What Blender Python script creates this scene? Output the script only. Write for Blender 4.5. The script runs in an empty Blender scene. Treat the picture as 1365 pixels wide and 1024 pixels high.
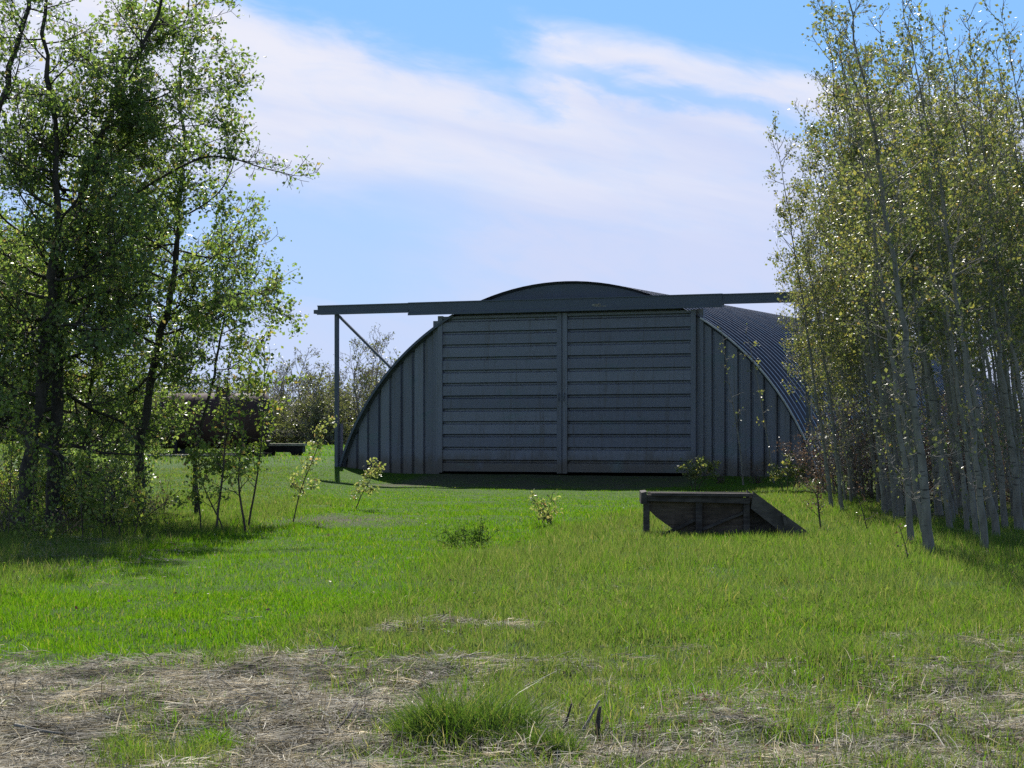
import bpy, math, random
import numpy as np
from math import radians as R, sin, cos, pi

F_PX, HX, HY, EYE = 2760.0, 682.5, 580.0, 1.15      # focal length, horizon and eye height read off the photograph
HA = R(24)                                          # the hangar is turned 24 degrees from the line of sight
HX0, HD = 1.53, 61.0                                # foot of the seam between the doors
CA, SA = cos(HA), sin(HA)
col = bpy.context.scene.collection
sc = bpy.context.scene

# ------------------------------------------------------------------ helpers
def sstep(a, b, x):
    t = np.clip((np.asarray(x, float) - a) / (b - a), 0, 1)
    return t * t * (3 - 2 * t)

def _hash(ix, iy, seed):
    h = (ix.astype(np.int64) * 374761393 + iy.astype(np.int64) * 668265263 + seed * 974634777) & 0xffffffff
    h = ((h ^ (h >> 13)) * 1274126177) & 0xffffffff
    return ((h ^ (h >> 16)) & 0xffff) / 65535.0

def vnoise(x, y, seed=0):
    x = np.asarray(x, float); y = np.asarray(y, float)
    ix, iy = np.floor(x), np.floor(y)
    fx, fy = x - ix, y - iy
    fx = fx * fx * (3 - 2 * fx); fy = fy * fy * (3 - 2 * fy)
    a, b = _hash(ix, iy, seed), _hash(ix + 1, iy, seed)
    c, d = _hash(ix, iy + 1, seed), _hash(ix + 1, iy + 1, seed)
    return (a * (1 - fx) + b * fx) * (1 - fy) + (c * (1 - fx) + d * fx) * fy

def fbm(x, y, seed=0, oct=3):
    s, a, t = 0.0, 1.0, 0.0
    for k in range(oct):
        s = s + a * vnoise(x * 2 ** k, y * 2 ** k, seed + 17 * k); t += a; a *= .5
    return s / t

def straw_at(x, y):
    """0 = green sward, 1 = matted dead grass, or soil darkened before the doors"""
    px = HX + x / np.maximum(y, .5) * F_PX
    n = fbm(x * .9, y * .55, 3, 4) - .5
    n2 = fbm(x * 2.6, y * 1.6, 9, 3) - .5
    n4 = fbm(x * 1.1, y * .8, 63, 3) - .5
    a = sstep(17.2, 15.6, y + 1.2 * n2) * sstep(16.9, 13.0, y + 9 * n + 6 * n2) * sstep(660, 450, px + 420 * n + 160 * n2) * (1 - .6 * sstep(.05, .16, n4)) * (1 - .5 * sstep(.08, .2, fbm(x * 2.4, y * 2.0, 71, 2) - .5))
    b = .5 * sstep(16.5, 11.8, y + 4.5 * n + 2 * n2) * sstep(430, 620, px)
    c = 1.1 * np.exp(-((x - (640 - HX) / F_PX * 17.2 + .3 * n2) / .75) ** 2 - ((y - 17.5 + 2 * n2) / .5) ** 2) + .5 * np.exp(-((x + .35) / .9) ** 2 - ((y - 14.6) / .6) ** 2)
    d = .56 * sstep(980, 1240, px + 250 * n) * sstep(18.5, 14.5, y + 5 * n + 2 * n2)
    e = .85 * np.exp(-((x + 3.3) / 1.6) ** 2 - ((y - 38.5) / 2.2) ** 2)
    f = .45 * sstep(.10, .26, n) * sstep(150, 420, px) * sstep(24, 17, y)
    g = .35 * sstep(300, 120, px) * sstep(23.5, 27.5, y + 4 * n) * sstep(48, 40, y)
    h = .75 * sstep(1120, 1230, px) * sstep(36, 40, y)
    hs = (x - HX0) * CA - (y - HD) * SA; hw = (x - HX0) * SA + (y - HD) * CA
    k = .72 * sstep(5.0, 3.8, np.abs(hs - .3 + 2 * n)) * sstep(-5.4, -4.2, hw + 3 * n) * (hw < 1)  # soil colour before the doors, painted in to deepen the hangar's shadow
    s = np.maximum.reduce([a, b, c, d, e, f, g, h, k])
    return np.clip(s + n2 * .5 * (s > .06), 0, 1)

def lush_at(x, y):
    """1 = the short, even, lush strip that runs from the lower left to the doors"""
    px = HX + x / np.maximum(y, .5) * F_PX
    n = fbm(x * .5, y * .3, 21, 3) - .5
    c = np.interp(y, [12, 16, 20, 26, 34, 44, 60], [-260, 80, 260, 330, 520, 640, 700])
    w = np.interp(y, [12, 16, 20, 26, 34, 44, 60], [240, 300, 330, 260, 220, 260, 380])
    return sstep(1.15, .55, np.abs((px + 160 * n - c) / w))

def ground_z(x, y):
    x = np.asarray(x, float); y = np.asarray(y, float)
    yp = y + .445 * (x - HX0) * sstep(38, 56, y) * sstep(110, 70, y) * sstep(40, 20, np.abs(x))
    z = np.interp(yp, [-50, 10, 24, 33, 45, 52, 57, 60.5, 72, 100, 150, 260, 600, 3000],
                  [-.5, -.5, -.48, -.455, -.41, -.36, -.25, -.03, .02, .25, .60, .7, 1.0, 0.5])
    near = sstep(75, 55, y)
    z = z + near * (.05 * (fbm(x * .5, y * .5, 5, 2) - .5) + .02 * (vnoise(x * 2.2, y * 2.2, 6) - .5))
    st = sstep(21, 15, y)
    z = z + st * .17 * (fbm(x * 1.3, y * 1.1, 31, 3) - .5)
    z = z + .24 * sstep(-3.2, -6.2, x) * sstep(52, 60, y) * sstep(100, 80, y)
    z = z + sstep(100, 400, np.abs(x) + np.abs(y)) * 1.2 * (fbm(x * .006, y * .006, 8, 2) - .5)
    return z

def gz(x, y): return float(ground_z(np.array([x]), np.array([y]))[0])

def at(px, py, Y): return np.array(((px - HX) / F_PX * Y, Y, EYE + (HY - py) / F_PX * Y))

def foot(px, Y):
    x = (px - HX) / F_PX * Y
    return np.array((x, Y, gz(x, Y)))

def depth_at(py):
    """distance at which the ground shows at this height in the photograph"""
    Y = 30.0
    for _ in range(60): Y = .6 * Y + .4 * (EYE - gz(0, Y)) * F_PX / max(py - HY, 3)
    return Y

class MB:
    """collects vertices and faces for one mesh"""
    def __init__(s): s.V, s.F, s.n = [], {}, 0
    def add(s, V, F):
        V = np.asarray(V, float).reshape(-1, 3)
        for f in ([F] if not isinstance(F, list) or isinstance(F[0], tuple) else F):
            f = np.asarray(f, np.int64)
            if f.size: s.F.setdefault(f.shape[1], []).append(f + s.n)
        s.V.append(V); s.n += len(V)
    def poly(s, pts): s.add(pts, np.arange(len(pts))[None])
    def box(s, x0, x1, y0, y1, z0, z1, M=None):
        V = np.array([(x, y, z) for x in (x0, x1) for y in (y0, y1) for z in (z0, z1)], float)
        if M is not None: V = np.asarray(M(V), float)
        s.add(V, [(0, 1, 3, 2), (4, 6, 7, 5), (0, 4, 5, 1), (2, 3, 7, 6), (0, 2, 6, 4), (1, 5, 7, 3)])
    def beam(s, a, b, w, h, up=(0, 0, 1), jit=0, rng=None):
        """rectangular timber or bar from a to b"""
        a, b = np.array(a, float), np.array(b, float)
        d = (b - a) / np.linalg.norm(b - a); sd = np.cross(d, up); sd /= np.linalg.norm(sd); u2 = np.cross(sd, d)
        V = [p + i * sd * w / 2 + j * u2 * h / 2 for p in (a, b) for i, j in ((-1, -1), (1, -1), (1, 1), (-1, 1))]
        V = np.array(V)
        if jit: V = V + rng.uniform(-jit, jit, V.shape)
        s.add(V, [(0, 1, 2, 3), (7, 6, 5, 4), (0, 4, 5, 1), (1, 5, 6, 2), (2, 6, 7, 3), (3, 7, 4, 0)])
    def tube(s, P, rad, k=5, cap=False):
        P = np.asarray(P, float); n = len(P)
        T = np.gradient(P, axis=0); T /= np.linalg.norm(T, axis=1)[:, None] + 1e-12
        ref = np.array((.31, .87, .12)) if abs(T[0][1]) < .8 else np.array((1., 0, .1))
        A = np.cross(T, ref); A /= np.linalg.norm(A, axis=1)[:, None] + 1e-12
        B = np.cross(T, A)
        th = np.arange(k) * 2 * pi / k
        V = P[:, None] + np.asarray(rad, float).reshape(-1, 1, 1) * (np.cos(th)[None, :, None] * A[:, None] + np.sin(th)[None, :, None] * B[:, None])
        i = np.arange(n - 1)[:, None] * k; j = np.arange(k)[None]; j2 = (j + 1) % k
        Fq = np.stack([i + j, i + j2, i + k + j2, i + k + j], -1).reshape(-1, 4)
        fs = [Fq]
        if cap: fs += [np.arange(k)[None][:, ::-1], np.arange(k)[None] + (n - 1) * k]
        s.add(V.reshape(-1, 3), fs)
    def mesh(s, name, mat, smooth=False):
        me = bpy.data.meshes.new(name)
        V = np.concatenate(s.V) if s.V else np.zeros((0, 3))
        me.vertices.add(len(V)); me.vertices.foreach_set('co', V.astype(np.float32).ravel())
        loops, tot = [], []
        for k, fl in s.F.items():
            f = np.concatenate(fl); loops.append(f.ravel()); tot.append(np.full(len(f), k))
        loops, tot = np.concatenate(loops), np.concatenate(tot)
        me.loops.add(len(loops)); me.loops.foreach_set('vertex_index', loops.astype(np.int32))
        me.polygons.add(len(tot)); me.polygons.foreach_set('loop_start', (np.cumsum(tot) - tot).astype(np.int32))
        me.polygons.foreach_set('loop_total', tot.astype(np.int32))
        me.polygons.foreach_set('use_smooth', np.full(len(tot), bool(smooth)))
        me.materials.append(mat); me.update(calc_edges=True); me.validate()
        return me
    def obj(s, name, mat, parent=None, smooth=False):
        return link(name, s.mesh(name, mat, smooth), parent)

def link(name, me, parent=None):
    o = bpy.data.objects.new(name, me); col.objects.link(o)
    if parent is not None: o.parent = parent
    return o

def tag(o, label=None, cat=None, group=None, kind=None):
    for k, v in (('label', label), ('category', cat), ('group', group), ('kind', kind)):
        if v: o[k] = v
    return o

def thing(name, label, cat, loc=(0, 0, 0), rz=0, group=None):
    o = link(name, None); o.location = [float(v) for v in loc]; o.rotation_euler = (0, 0, rz); o.empty_display_size = .2
    return tag(o, label, cat, group)

def dup(t, loc, rz=0, scale=1.0, label=None, group=None):
    r = t.copy(); col.objects.link(r); r.location = [float(v) for v in loc]; r.rotation_euler = (0, 0, rz); r.scale = (scale,) * 3
    if label: r['label'] = label
    if group: r['group'] = group
    for ch in list(t.children):
        c = ch.copy(); col.objects.link(c); c.parent = r
    return r

# ------------------------------------------------------------------ materials
def mat(name):
    m = bpy.data.materials.new(name); m.use_nodes = True
    nt = m.node_tree; nt.nodes.clear()
    out = nt.nodes.new('ShaderNodeOutputMaterial')
    return m, nt, out

def N(nt, t, **kw):
    n = nt.nodes.new(t)
    for k, v in kw.items():
        if k.startswith('i_'):
            n.inputs[k[2:].replace('_', ' ')].default_value = v
        else: setattr(n, k, v)
    return n

def ramp(nt, fac, stops):
    r = nt.nodes.new('ShaderNodeValToRGB'); e = r.color_ramp.elements
    while len(e) < len(stops): e.new(.5)
    for k, (p, c) in enumerate(stops): e[k].position = p; e[k].color = (*c, 1)
    nt.links.new(fac, r.inputs[0]); return r.outputs[0]

def mixc(nt, fac, a, b, mode='MIX'):
    m = nt.nodes.new('ShaderNodeMix'); m.data_type = 'RGBA'; m.blend_type = mode
    for s, v in ((m.inputs[0], fac), (m.inputs[6], a), (m.inputs[7], b)):
        if isinstance(v, (int, float)): s.default_value = v
        elif isinstance(v, tuple): s.default_value = (*v, 1)
        else: nt.links.new(v, s)
    return m.outputs[2]

def math_(nt, op, a, b=0.0, c=0.0, clamp=False):
    m = nt.nodes.new('ShaderNodeMath'); m.operation = op; m.use_clamp = clamp
    for s, v in zip(m.inputs, (a, b, c)):
        if isinstance(v, (int, float)): s.default_value = v
        else: nt.links.new(v, s)
    return m.outputs[0]

def maprange(nt, v, a, b, c=0.0, d=1.0):
    m = nt.nodes.new('ShaderNodeMapRange'); m.interpolation_type = 'SMOOTHSTEP'
    if isinstance(v, (int, float)): m.inputs[0].default_value = v
    else: nt.links.new(v, m.inputs[0])
    for k, x in enumerate((a, b, c, d)): m.inputs[k + 1].default_value = x
    return m.outputs[0]

def noise(nt, vec, scale, detail=3, rough=.55, dist=0.0):
    n = N(nt, 'ShaderNodeTexNoise'); n.inputs['Scale'].default_value = scale; n.inputs['Detail'].default_value = detail
    n.inputs['Roughness'].default_value = rough; n.inputs['Distortion'].default_value = dist
    if vec is not None: nt.links.new(vec, n.inputs['Vector'])
    return n.outputs[0]

def mapping(nt, vec, scale=(1, 1, 1)):
    m = N(nt, 'ShaderNodeMapping'); m.inputs['Scale'].default_value = scale; nt.links.new(vec, m.inputs['Vector']); return m.outputs[0]

def principled(nt, out, color, rough=.6, metal=0.0, bump=None, bump_s=.3, bump_d=.02, spec=.5):
    p = N(nt, 'ShaderNodeBsdfPrincipled')
    for s, v in ((p.inputs['Base Color'], color), (p.inputs['Roughness'], rough), (p.inputs['Metallic'], metal)):
        if isinstance(v, tuple): s.default_value = (*v, 1)
        elif isinstance(v, (int, float)): s.default_value = v
        else: nt.links.new(v, s)
    p.inputs['Specular IOR Level'].default_value = spec
    if bump is not None:
        b = N(nt, 'ShaderNodeBump'); b.inputs['Strength'].default_value = bump_s; b.inputs['Distance'].default_value = bump_d
        nt.links.new(bump, b.inputs['Height']); nt.links.new(b.outputs[0], p.inputs['Normal'])
    if out is not None: nt.links.new(p.outputs[0], out.inputs[0])
    return p

def leaf_mat(name, stops, trans=.45, tint=(1.25, 1.3, .55), rough=.42, spec=.5, patch=False):
    m, nt, out = mat(name)
    g = N(nt, 'ShaderNodeNewGeometry')
    c = ramp(nt, g.outputs['Random Per Island'], stops)
    if patch:       # bleached and rotted patches
        pn = noise(nt, mapping(nt, N(nt, 'ShaderNodeTexCoord').outputs['Object'], (3.0, 2.2, .01)), 1.0, 5, .65, .6)
        c = mixc(nt, maprange(nt, pn, .3, .5, 1, 0), mixc(nt, maprange(nt, pn, .48, .66), c, mixc(nt, 1.0, c, (2.0, 1.95, 1.85), 'MULTIPLY')), mixc(nt, 1.0, c, (.25, .24, .23), 'MULTIPLY'))
    p = principled(nt, None, c, rough, spec=spec)
    t = N(nt, 'ShaderNodeBsdfTranslucent'); nt.links.new(mixc(nt, 1.0, c, tint, 'MULTIPLY'), t.inputs[0])
    mx = N(nt, 'ShaderNodeMixShader'); mx.inputs[0].default_value = trans
    nt.links.new(p.outputs[0], mx.inputs[1]); nt.links.new(t.outputs[0], mx.inputs[2]); nt.links.new(mx.outputs[0], out.inputs[0])
    return m

def steel(name, base, metal=.35, rough=.5, blotch=.35, axis=(1, 1, 1), sheet=None):
    m, nt, out = mat(name)
    tc = N(nt, 'ShaderNodeTexCoord').outputs['Object']
    n1 = noise(nt, mapping(nt, tc, axis), 1.3, 5, .6, .4)
    n2 = noise(nt, mapping(nt, tc, (axis[0] * 9, axis[1] * 9, axis[2] * 3)), 1.0, 4, .6)
    n3 = noise(nt, tc, 55, 2)
    lo = tuple(v * (1 - blotch) for v in base); hi = tuple(min(1, v * (1 + blotch)) for v in base)
    c = ramp(nt, n1, [(.3, lo), (.7, hi)])
    c = mixc(nt, maprange(nt, n2, .55, .8, 0, .45), c, (base[0] * .62, base[1] * .58, base[2] * .55))
    c = mixc(nt, maprange(nt, n3, .62, .75, 0, .25), c, (.42, .43, .45))
    if sheet:
        sp = N(nt, 'ShaderNodeSeparateXYZ'); nt.links.new(tc, sp.inputs[0])
        k = math_(nt, 'FLOOR', math_(nt, 'DIVIDE', math_(nt, 'SUBTRACT', sp.outputs[sheet[0]], sheet[1]), .385))
        side = math_(nt, 'MULTIPLY', math_(nt, 'GREATER_THAN', sp.outputs[0], 0.0), 37.0)
        wn = N(nt, 'ShaderNodeTexWhiteNoise', noise_dimensions='1D'); nt.links.new(math_(nt, 'ADD', k, side), wn.inputs[1])
        c = mixc(nt, wn.outputs[0], mixc(nt, 1.0, c, (.80, .82, .84), 'MULTIPLY'), mixc(nt, 1.0, c, (1.16, 1.18, 1.14), 'MULTIPLY'))
        ver = noise(nt, mapping(nt, tc, (7, 7, .35)), 1.0, 4, .65)
        c = mixc(nt, maprange(nt, ver, .5, .7, 0, .5), c, (.10, .085, .078))
        mud = math_(nt, 'MULTIPLY', maprange(nt, math_(nt, 'ADD', sp.outputs[2], math_(nt, 'MULTIPLY', noise(nt, mapping(nt, tc, (3, 3, 1.5)), 1, 4), -.9)), .25, -.25), .75)
        c = mixc(nt, mud, c, (.10, .082, .065))
        ag = noise(nt, mapping(nt, tc, (.8, .8, 1.6)), 1.1, 5, .6, .8)
        c = mixc(nt, maprange(nt, ag, .56, .72, 0, .35), c, (.10, .17, .18))
    r = maprange(nt, n1, .2, .8, rough - .1, rough + .14)
    hn = math_(nt, 'ADD', math_(nt, 'MULTIPLY', noise(nt, tc, 2.2, 2), 1.0), math_(nt, 'MULTIPLY', n3, .03))
    principled(nt, out, c, r, metal, hn, .25, .02)
    return m

def wood(name, dark, light, scale=(1.5, 1.5, 14), spec=.25):
    m, nt, out = mat(name)
    tc = N(nt, 'ShaderNodeTexCoord').outputs['Object']
    n = noise(nt, mapping(nt, tc, scale), 1.6, 6, .65, .8); n2 = noise(nt, tc, 4, 4)
    c = mixc(nt, maprange(nt, n2, .4, .7, 0, .6), ramp(nt, n, [(.3, dark), (.75, light)]), tuple(v * .55 for v in dark))
    principled(nt, out, c, .85, 0, n, .6, .012, spec)
    return m

def bark(name, lo, hi, scar, vs=3.0):
    m, nt, out = mat(name)
    tc = N(nt, 'ShaderNodeTexCoord').outputs['Object']
    n = noise(nt, mapping(nt, tc, (9, 9, vs)), 1.0, 5, .65, .5)
    k = noise(nt, mapping(nt, tc, (3, 3, 14)), 1.5, 3, .6)
    c = ramp(nt, n, [(.3, lo), (.72, hi)])
    c = mixc(nt, maprange(nt, k, .6, .68, 0, .85), c, scar)
    principled(nt, out, c, .85, 0, n, .6, .01, .25)
    return m

M = {}
M['door'] = steel('weathered door steel', (.168, .174, .228), .25, .52, .16, (.5, .5, 2.5), (2, .42))
M['endwall'] = steel('weathered end wall steel', (.168, .174, .228), .25, .52, .16, (2.5, .5, .4), (0, .07))
M['roof'] = steel('corrugated roof steel', (.075, .08, .105), .45, .38, .3, (1, 1, 1))
M['track'] = steel('dark track steel', (.085, .10, .14), .2, .55, .2)
M['trim'] = steel('bright galvanised edge', (.36, .36, .38), .7, .35, .2)
M['timber'] = wood('rotten dark timber', (.042, .037, .041), (.125, .112, .108), spec=.08)
M['timber_brown'] = wood('brown rotting boards', (.05, .038, .035), (.15, .118, .10))
M['timber_face'] = wood('weathered grey timber', (.055, .05, .05), (.15, .135, .125))
M['pale_board'] = wood('bleached board', (.25, .23, .2), (.45, .42, .36))
M['rust'] = steel('dark red rusted steel', (.05, .024, .022), .05, .85, .5)
M['black'] = wood('tarred black planks', (.012, .011, .013), (.035, .033, .035))
M['bark_dark'] = bark('dark poplar bark', (.022, .019, .018), (.085, .075, .068), (.02, .017, .016))
M['bark_aspen'] = bark('grey aspen bark', (.135, .125, .115), (.28, .265, .245), (.035, .032, .032))
M['bark_far'] = bark('bare branch bark', (.13, .112, .108), (.24, .21, .20), (.10, .085, .08))  # lightened bark colour stands in for haze on the far trees
M['bark_twig'] = bark('brown twig bark', (.04, .03, .03), (.13, .10, .09), (.03, .025, .025))
M['leaf_poplar'] = leaf_mat('poplar leaf', [(0, (.10, .15, .055)), (.45, (.15, .215, .075)), (.82, (.21, .27, .10)), (.95, (.30, .32, .15)), (1, (.28, .18, .12))], .6, (1.2, 1.3, .6), .36, .7)
M['leaf_bright'] = leaf_mat('fresh sapling leaf', [(0, (.11, .17, .045)), (.5, (.18, .25, .065)), (.88, (.27, .31, .11)), (1, (.33, .2, .12))], .55)
M['leaf_aspen'] = leaf_mat('young aspen leaf', [(0, (.10, .125, .06)), (.45, (.16, .195, .08)), (.78, (.25, .25, .10)), (.95, (.36, .32, .10)), (1, (.30, .18, .11))], .48, (1.1, 1.15, .65))
M['leaf_weed'] = leaf_mat('weed leaf', [(0, (.06, .12, .03)), (.6, (.10, .18, .04)), (1, (.17, .24, .07))], .45, (1.25, 1.3, .55), .85, .06)
M['leaf_pale'] = leaf_mat('pale downy leaf', [(0, (.15, .19, .09)), (.6, (.26, .29, .15)), (.9, (.38, .37, .23)), (1, (.4, .24, .19))], .5)
M['leaf_far'] = leaf_mat('sparse spring bud', [(0, (.12, .135, .07)), (.6, (.16, .18, .085)), (1, (.19, .18, .11))], .4)
M['leaf_litter'] = leaf_mat('bleached fallen leaf', [(0, (.08, .05, .045)), (.4, (.19, .13, .11)), (.75, (.34, .27, .235)), (1, (.52, .46, .42))], .2, (1.1, .9, .75), .6, .25)
M['leaf_dead'] = leaf_mat('dead brown leaf', [(0, (.07, .045, .035)), (.5, (.16, .105, .08)), (1, (.25, .19, .15))], .25, (1.1, .9, .7))
M['grass'] = leaf_mat('grass blade', [(0, (.05, .13, .010)), (.5, (.08, .19, .013)), (.88, (.13, .24, .022)), (.95, (.16, .23, .04)), (1, (.30, .28, .13))], .55, (1.3, 1.3, .4), .75, .1)
M['grass_rough'] = leaf_mat('rough grass blade', [(0, (.07, .12, .030)), (.45, (.115, .172, .050)), (.78, (.165, .212, .075)), (.93, (.18, .19, .075)), (1, (.34, .30, .19))], .5, (1.2, 1.2, .65), .75, .12)
M['grass_deep'] = leaf_mat('deep green tuft blade', [(0, (.05, .10, .025)), (.6, (.085, .15, .035)), (.88, (.12, .18, .05)), (1, (.3, .27, .16))], .45, (1.2, 1.25, .5), .5, .35)
M['straw'] = leaf_mat('dead straw', [(0, (.08, .07, .055)), (.35, (.195, .175, .135)), (.7, (.35, .32, .25)), (.92, (.52, .485, .40)), (1, (.62, .585, .5))], .3, (1, .94, .82), .7, .2, True)

def ground_mat():
    m, nt, out = mat('meadow ground')
    tc = N(nt, 'ShaderNodeTexCoord').outputs['Object']
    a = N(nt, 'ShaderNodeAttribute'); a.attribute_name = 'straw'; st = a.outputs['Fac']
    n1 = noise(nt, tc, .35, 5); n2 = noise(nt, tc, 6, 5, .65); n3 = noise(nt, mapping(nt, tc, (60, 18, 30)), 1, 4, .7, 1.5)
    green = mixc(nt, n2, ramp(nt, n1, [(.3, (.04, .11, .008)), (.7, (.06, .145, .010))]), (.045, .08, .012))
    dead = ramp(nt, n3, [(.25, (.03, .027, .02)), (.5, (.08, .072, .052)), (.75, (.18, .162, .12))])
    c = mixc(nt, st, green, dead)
    h = math_(nt, 'ADD', n3, n2)
    principled(nt, out, c, .95, 0, h, .9, .04, .1)
    return m
M['ground'] = ground_mat()

# ------------------------------------------------------------------ ground: one sheet to the horizon
def ground():
    def axis(lo, hi, step, far, growth=1.18):
        c = list(np.arange(lo, hi + 1e-6, step)); s = step; up = []
        v = c[-1]
        while v < far: s *= growth; v += s; up.append(v)
        s = step; dn = []; v = c[0]
        while v > -far: s *= growth; v -= s; dn.append(v)
        return np.array(dn[::-1] + c + up)
    xs = axis(-14, 16, .16, 2500); ys = axis(8, 64, .16, 2500)
    X, Yg = np.meshgrid(xs, ys)
    Z = ground_z(X, Yg)
    nx, ny = len(xs), len(ys)
    i = (np.arange(ny - 1)[:, None] * nx + np.arange(nx - 1)[None]).ravel()
    mb = MB(); mb.add(np.stack([X, Yg, Z], -1).reshape(-1, 3), np.stack([i, i + 1, i + nx + 1, i + nx], -1))
    o = mb.obj('ground', M['ground'], None, True); tag(o, kind='structure')
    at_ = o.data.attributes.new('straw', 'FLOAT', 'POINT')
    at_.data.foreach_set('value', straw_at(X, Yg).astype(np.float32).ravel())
ground()

def in_hangar(x, y):
    s = (x - HX0) * CA - (y - HD) * SA; w = (x - HX0) * SA + (y - HD) * CA
    return (np.abs(s) < 7.8) & (w > -.05) & (w < 36.2)

# ------------------------------------------------------------------ grass, straw, litter
def scatter(rng, n, y0, y1, power, margin):
    """random points over the meadow, thinner with distance"""
    u = rng.random(n); q = 1 - power
    y = (y0 ** q + u * (y1 ** q - y0 ** q)) ** (1 / q)
    w = .262 * y + margin
    x = (rng.random(n) * 2 - 1) * w
    return x, y

def blades(mb, rng, x, y, h, w, bend, far):
    n = len(x); z = ground_z(x, y) - .01
    az = rng.random(n) * 2 * pi; d = np.stack([np.cos(az), np.sin(az), 0 * az], -1)
    fa = rng.random(n) * pi; sd = np.stack([np.cos(fa), np.sin(fa) * .6, 0 * fa], -1)
    B = np.stack([x, y, z], -1); up = np.array((0, 0, 1.))
    mid = B + up * (h * .55)[:, None] + d * (h * bend * .25)[:, None]
    tip = B + up * (h * (1 - .25 * bend))[:, None] + d * (h * bend)[:, None]
    hw = sd * (w / 2)[:, None]
    if far:
        V = np.stack([B - hw, B + hw, tip], 1).reshape(-1, 3); i = np.arange(n)[:, None] * 3
        mb.add(V, i + np.array([[0, 1, 2]]))
    else:
        V = np.stack([B - hw, B + hw, mid + hw * .75, mid - hw * .75, tip], 1).reshape(-1, 3); i = np.arange(n)[:, None] * 5
        mb.add(V, [i + np.array([[0, 1, 2, 3]]), i + np.array([[3, 2, 4]])])

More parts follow.
